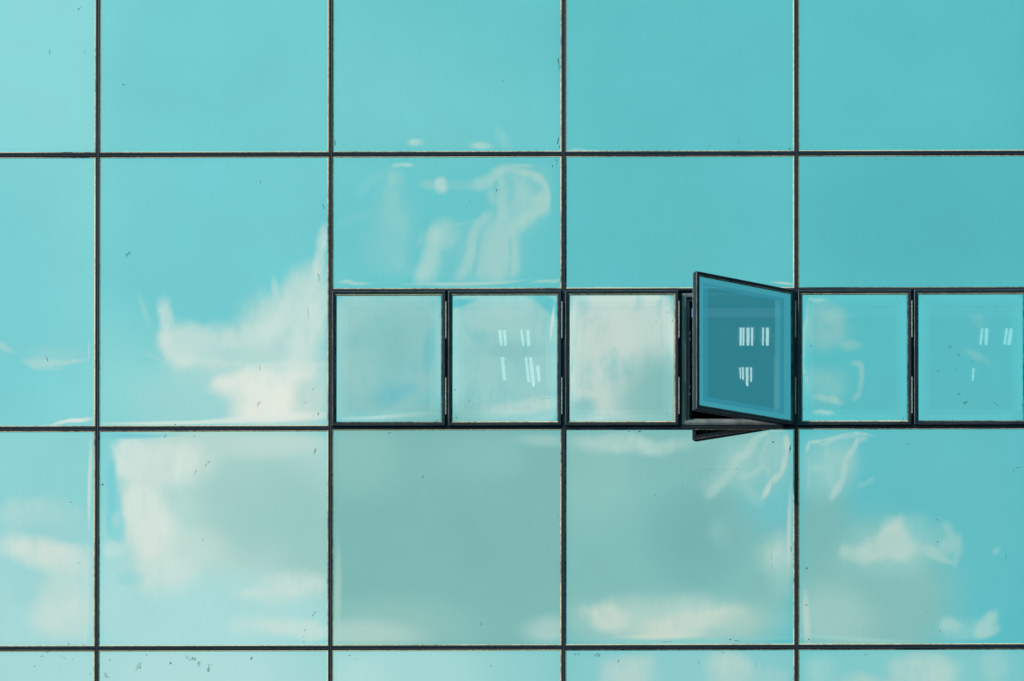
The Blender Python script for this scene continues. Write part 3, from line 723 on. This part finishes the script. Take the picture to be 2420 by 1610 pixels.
# ---- mullions and transoms
def vprof(w): return [(-w, .03), (-w, -.003), (-w * .55, -.0065), (w * .1, -.0050), (w * .6, -.0065), (w, -.003), (w, .03)]
for u in MU:
    b = MB()
    z0, z1 = PZ(2180), PZ(-158)
    w = HW
    prof = vprof(w)
    b.extrude(prof, lambda e, a, y: (PX(u + a), y, (z0, z1)[e]), ['gasket', 'gasket', 'gasket', 'gasket_grey', 'gasket_grey', 'gasket'])
    b.build('mullion', facade)
for i, v in enumerate(TR):
    for c in range(7):
        ua, ub = MU[c] + HW, MU[c + 1] - HW
        ci = c - 1
        hw = 5.0; vc = v
        if v == 1012 and ci >= 2: vc = 1011.6; hw = 3.6
        b = MB()
        prof = [(-hw, .03), (-hw, -.0025), (-hw * .3, -.0055), (hw * .25, -.0042), (hw * .6, -.0055), (hw, -.002), (hw, .03)]
        b.extrude(prof, lambda e, a, y: (PX((ua, ub)[e]), y, PZ(vc + a, (ua, ub)[e])), ['gasket', 'gasket', 'gasket', 'gasket_grey', 'gasket_grey', 'gasket'])
        b.build('transom', facade)
for c in (3, 4, 5, 6):
    ua, ub = MU[c] + HW, MU[c + 1] - HW
    b = MB(); hw = 2.4
    prof = [(-hw - .8, .03), (-hw - .8, -.003), (-hw * .3, -.006), (hw, -.004), (hw, .03)]
    b.extrude(prof, lambda e, a, y: (PX((ua, ub)[e]), y, PZ(VTOP + a, (ua, ub)[e])), ['gasket', 'gasket_grey', 'gasket', 'gasket'])
    b.build('transom', facade)
    um = MU[c] + 274.8                                         # short post between the two opening lights
    b = MB()
    b.extrude([(-3.6, .05), (-3.6, .012), (-2.2, .004), (2.2, .004), (3.4, .010), (3.4, .05)], lambda e, a, y: (PX(um + a), y, (PZ(1008, um), PZ(VTOP + 2.4, um))[e]), ['gasket'])
    b.build('post', facade)

# ---- casement windows (sashes), hinged on their right-hand side
SASH_V0, SASH_V1 = 688.8, 1007.4
def sash(u0, u1, idx, label, glass_off, opened=0.0):
    hingeu = u1 + .5
    org = (PX(hingeu), -.004, 0.0)
    rnd = random.Random(idx * 5)
    ft = [('seal_b', 'seal_a', 'seal_b')[idx % 3], rnd.choice(['seal_b', 'seal_c', 'seal_c']), rnd.choice(['seal_b', 'seal_c']), rnd.choice(['seal_b', 'seal_c', 'seal_c'])]
    if opened: ft = ['seal_c'] * 4
    b = MB()
    prof = [(3.5, .034), (0, .034), (0, .029), (0, -.0135), (1.0, -.0165), (1.6, -.0165), (5.6, -.0155), (6.4, -.0110), (9.6, -.0070), (10.0, .0030), (10.0, .034), (3.5, .034)]
    mts = ['alu', 'alu_highlight', 'gasket', 'alu_highlight', 'gasket', 'alu', 'gasket', 'gasket_grey', 'gasket', 'gasket', 'gasket']
    b.ring(u0, u1, SASH_V0, SASH_V1, prof, mts, org)
    fr = b.build('casement_window', facade, org)
    if label: fr['label'] = label
    gu0, gu1, gv0, gv1 = u0 + 10.2, u1 - 10.0, SASH_V0 + 9.8, SASH_V1 - 10.2
    sb = MB()
    sb.ring(gu0 - 3.2, gu1 + 3.2, gv0 - 3.2, gv1 + 3.2, [(0, -.0112), (1.6, -.0118), (3.4, -.0060), (3.4, .002)], [tuple(ft)] * 3, org, ins=(1.05, .75, .95, .55))
    sb.build('sealant', fr)
    if opened:
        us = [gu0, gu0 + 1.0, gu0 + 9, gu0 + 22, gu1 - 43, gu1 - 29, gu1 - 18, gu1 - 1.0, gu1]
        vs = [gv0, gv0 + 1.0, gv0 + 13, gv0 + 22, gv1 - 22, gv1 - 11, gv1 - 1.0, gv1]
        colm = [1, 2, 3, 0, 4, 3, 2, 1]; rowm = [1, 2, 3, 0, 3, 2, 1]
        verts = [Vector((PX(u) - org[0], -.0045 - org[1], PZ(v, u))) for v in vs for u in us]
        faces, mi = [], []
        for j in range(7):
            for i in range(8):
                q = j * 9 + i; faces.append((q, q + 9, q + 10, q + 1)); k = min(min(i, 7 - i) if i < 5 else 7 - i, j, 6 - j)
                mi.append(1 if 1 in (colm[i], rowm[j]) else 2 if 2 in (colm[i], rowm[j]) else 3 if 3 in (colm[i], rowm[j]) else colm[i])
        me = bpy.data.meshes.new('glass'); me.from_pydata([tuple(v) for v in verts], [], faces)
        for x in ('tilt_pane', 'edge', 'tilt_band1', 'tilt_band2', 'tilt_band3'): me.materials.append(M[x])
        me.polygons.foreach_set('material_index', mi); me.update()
        g = bpy.data.objects.new('glass', me); scene.collection.objects.link(g); g.parent = fr
    else:
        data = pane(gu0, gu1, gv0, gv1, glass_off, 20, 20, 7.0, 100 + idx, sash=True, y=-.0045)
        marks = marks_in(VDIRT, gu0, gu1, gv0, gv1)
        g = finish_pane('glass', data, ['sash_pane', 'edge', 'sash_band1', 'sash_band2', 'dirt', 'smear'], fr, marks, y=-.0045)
        for v in g.data.vertices: v.co.x -= org[0]; v.co.y -= org[1]; v.co.z -= org[2]
    ib = MB(); ib.ring(gu0 - 2, gu1 + 2, gv0 - 2, gv1 + 2, [(0, .016), (14, .016), (14, .019)], ['gasket', 'gasket'], org); ib.build('spacer_frame', fr)
    ib = MB(); f = lambda u, v: (PX(u) - org[0], .021 - org[1], PZ(v, u) - org[2])
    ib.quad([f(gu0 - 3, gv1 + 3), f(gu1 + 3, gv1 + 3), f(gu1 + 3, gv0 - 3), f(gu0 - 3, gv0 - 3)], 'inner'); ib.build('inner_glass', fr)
    # two piano hinges in the joint
    for v0 in (714, 894):
        hb = MB(); k = 9
        for i in range(k):
            va, vb = v0 + i * 9.7, v0 + i * 9.7 + 9.1
            pr = [(math.cos(t) * 1.55, math.sin(t) * .0042 - .0105) for t in [math.pi * 2 * j / 8 for j in range(8)]]
            hb.extrude(pr, lambda e, a, y: (PX(hingeu + 1.3 + a) - org[0], y - org[1], PZ((vb, va)[e], hingeu) - org[2]), ['hinge'])
        hb.build('hinge', fr)
    if opened: fr.rotation_euler = (0, 0, opened)
    return fr
n_ = 0
names = {1: 'closed casement reflecting grey cloud', 2: 'closed casement with ceiling tubes showing through white cloud', 3: 'closed casement filled with bright white cloud',
         4: 'casement window standing open on its hinge side, glass deep blue', 5: 'closed casement with cloud only at its left edge', 6: 'closed casement with clear sky and small dark dirt marks'}
for ci in (2, 3, 4, 5):
    a = MU[ci + 1]
    for k in (0, 1):
        n_ += 1
        u0, u1 = (a + 4.6, a + 271.2) if k == 0 else (a + 278.4, a + 545.2)
        go = VENT.get(n_, (COL[ci] + (-45, 20)[k], -100))
        sash(u0, u1, n_, names.get(n_), go, opened=R(28.9) if n_ == 4 else 0.0)

# ---- fixed frame and reveal inside the open light
a = MU[4]; u0, u1 = a + 277.2, a + 545.8
b = MB()
b.ring(u0, u1, SASH_V0, 1008.2, [(0, .006), (0, .014), (2.5, .014), (3.5, .0065), (8, .004), (12, .0065), (14.5, .012), (15.5, .030), (20, .032), (21, .090), (26, .092), (26, .12)],
       ['gasket', 'alu', 'steel', 'steel', 'steel', 'steel', 'gasket', 'steel', 'alu', 'alu', 'alu'])
fo = b.build('window_frame', facade)
fo['label'] = 'grey fixed frame round the open casement'
for v in (784, 799, 913, 929):
    kb = MB()
    kb.box((PX(u0 + 20.0), .026, PZ(v + 2.6, u0)), (PX(u0 + 22.2), .034, PZ(v - 2.6, u0)), 'hinge')
    kb.build('keeper', fo)

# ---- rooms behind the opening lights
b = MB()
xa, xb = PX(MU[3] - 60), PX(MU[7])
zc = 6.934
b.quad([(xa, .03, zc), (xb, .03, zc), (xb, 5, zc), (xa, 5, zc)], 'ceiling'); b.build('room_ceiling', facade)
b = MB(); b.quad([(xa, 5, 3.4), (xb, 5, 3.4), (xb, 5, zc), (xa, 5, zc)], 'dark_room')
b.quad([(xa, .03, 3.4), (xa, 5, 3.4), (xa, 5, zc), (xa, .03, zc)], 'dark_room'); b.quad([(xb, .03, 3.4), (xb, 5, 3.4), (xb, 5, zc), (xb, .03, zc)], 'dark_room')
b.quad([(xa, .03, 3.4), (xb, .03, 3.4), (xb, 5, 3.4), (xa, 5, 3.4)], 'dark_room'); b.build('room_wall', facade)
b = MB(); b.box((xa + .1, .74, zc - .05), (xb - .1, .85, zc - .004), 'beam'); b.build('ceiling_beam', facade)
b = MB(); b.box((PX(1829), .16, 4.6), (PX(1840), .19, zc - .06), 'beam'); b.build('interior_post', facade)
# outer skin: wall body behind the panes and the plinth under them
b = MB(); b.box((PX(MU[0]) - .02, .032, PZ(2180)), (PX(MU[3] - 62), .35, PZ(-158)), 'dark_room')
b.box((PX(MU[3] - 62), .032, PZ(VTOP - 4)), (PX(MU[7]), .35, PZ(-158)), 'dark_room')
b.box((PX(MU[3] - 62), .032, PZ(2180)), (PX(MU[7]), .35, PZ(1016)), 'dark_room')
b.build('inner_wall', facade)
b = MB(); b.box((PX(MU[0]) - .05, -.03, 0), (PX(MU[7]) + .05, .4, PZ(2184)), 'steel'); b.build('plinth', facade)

# ---- lit ceiling fittings seen through the glass
def fitting(label, x0, x1, y0, tubes):
    """tubes: (x at near end, x at far end, width, y near, y far) in metres"""
    e = bpy.data.objects.new('ceiling_light', None); scene.collection.objects.link(e); e.location = ((x0 + x1) / 2, y0, zc)
    tag(e, label, 'ceiling light', 'tube lights on the ceiling behind the casement windows')
    ox, oy = e.location.x, e.location.y
    hb = MB(); yb = max(t[4] for t in tubes); hb.box((x0 - ox, y0 - .01 - oy, -.03), (x1 - ox, yb + .01 - oy, -.004), 'ceiling'); hb.build('housing', e)
    for xa_, xb_, w, ya, yb in tubes:
        tb = MB(); h = w / 2
        for k_, (p, q) in enumerate((((xa_ - h, -.034), (xa_ + h, -.034)), ((xa_ + h, -.034), (xa_ + h, -.05)), ((xa_ + h, -.05), (xa_ - h, -.05)), ((xa_ - h, -.05), (xa_ - h, -.034)))):
            dx = xb_ - xa_
            tb.quad([(p[0] - ox, ya - oy, p[1]), (q[0] - ox, ya - oy, q[1]), (q[0] + dx - ox, yb - oy, q[1]), (p[0] + dx - ox, yb - oy, p[1])], 'tube')
        for yy, dx in ((ya, 0), (yb, xb_ - xa_)):
            tb.quad([(xa_ - h + dx - ox, yy - oy, -.034), (xa_ + h + dx - ox, yy - oy, -.034), (xa_ + h + dx - ox, yy - oy, -.05), (xa_ - h + dx - ox, yy - oy, -.05)], 'tube')
        tb.build('tube', e)
HZ = (zc - .05 - EYE) / S
def q(u, v):                                                   # drawing coordinates -> plan coordinates under the ceiling
    t = HZ / (V0 - v); return (PX(UC) + (u - UC) * S * t, (t - 1) * D)
def fit(label, tubes):
    tt = []
    for (ua, va, ub, vb, w) in tubes:                          # a = lower, far end in the picture; b = upper, near end
        (x1_, y1_), (x2_, y2_) = q(ua, va), q(ub, vb)
        tt.append((x2_, x1_, w * S * 1.0, y2_, y1_) if y2_ < y1_ else (x1_, x2_, w * S * 1.0, y1_, y2_))
    xs = [x for t in tt for x in t[:2]]
    fitting(label, min(xs) - .02, max(xs) + .02, min(t[3] for t in tt), tt)
LIGHTS = [
 ('lit tube light in upper left of the cloudy casement third from the right pane edge', [(1180, 786, 1183.5, 818, 6), (1191, 786, 1193.5, 818, 6)]),
 ('lit tube light in upper right of the white cloudy casement', [(1231, 786, 1236, 818, 5), (1246, 786, 1248.5, 818, 7)]),
 ('single tapering tube light low in the white cloudy casement', [(1186.5, 850, 1191, 900, 8)]),
 ('three lit tubes low in the white cloudy casement', [(1242, 850, 1248, 904, 6), (1253, 850, 1260, 914, 8), (1269, 864, 1273, 902, 7)]),
 ('four lit tubes high behind the open casement', [(1749.4, 780.6, 1749, 817, 5.5), (1755.8, 780.6, 1755.6, 817, 4.6), (1766.5, 780.6, 1766.5, 817, 6.8), (1776.3, 780.6, 1776, 817, 5)]),
 ('two lit tubes high near the hinge side of the open casement', [(1802, 780.6, 1801.6, 817, 3.8), (1812.5, 780.6, 1812, 817, 6.8)]),
 ('four lit tubes of uneven length low behind the open casement', [(1747.8, 874.5, 1749, 896, 3.2), (1754.2, 874.5, 1755, 898, 4.2), (1764.2, 874.5, 1764.5, 913, 6.4), (1773.8, 874.5, 1773.8, 903, 4.2)]),
 ('lit tube pair high in the clear casement beside the dirt marks', [(2320, 782, 2316, 815, 5), (2330.5, 782, 2329, 815, 7.5)]),
 ('lit tube pair near the upper right corner of the clear casement', [(2378, 782, 2373, 815, 5), (2389, 782, 2383, 815, 8)]),
 ('short lit tube low in the clear casement', [(2299, 876, 2297.5, 900, 4.5)]),
]
LIGHTS[0] = ('lit tube light in upper left of the white cloudy casement', LIGHTS[0][1])
for lab, t in LIGHTS: fit(lab, t)
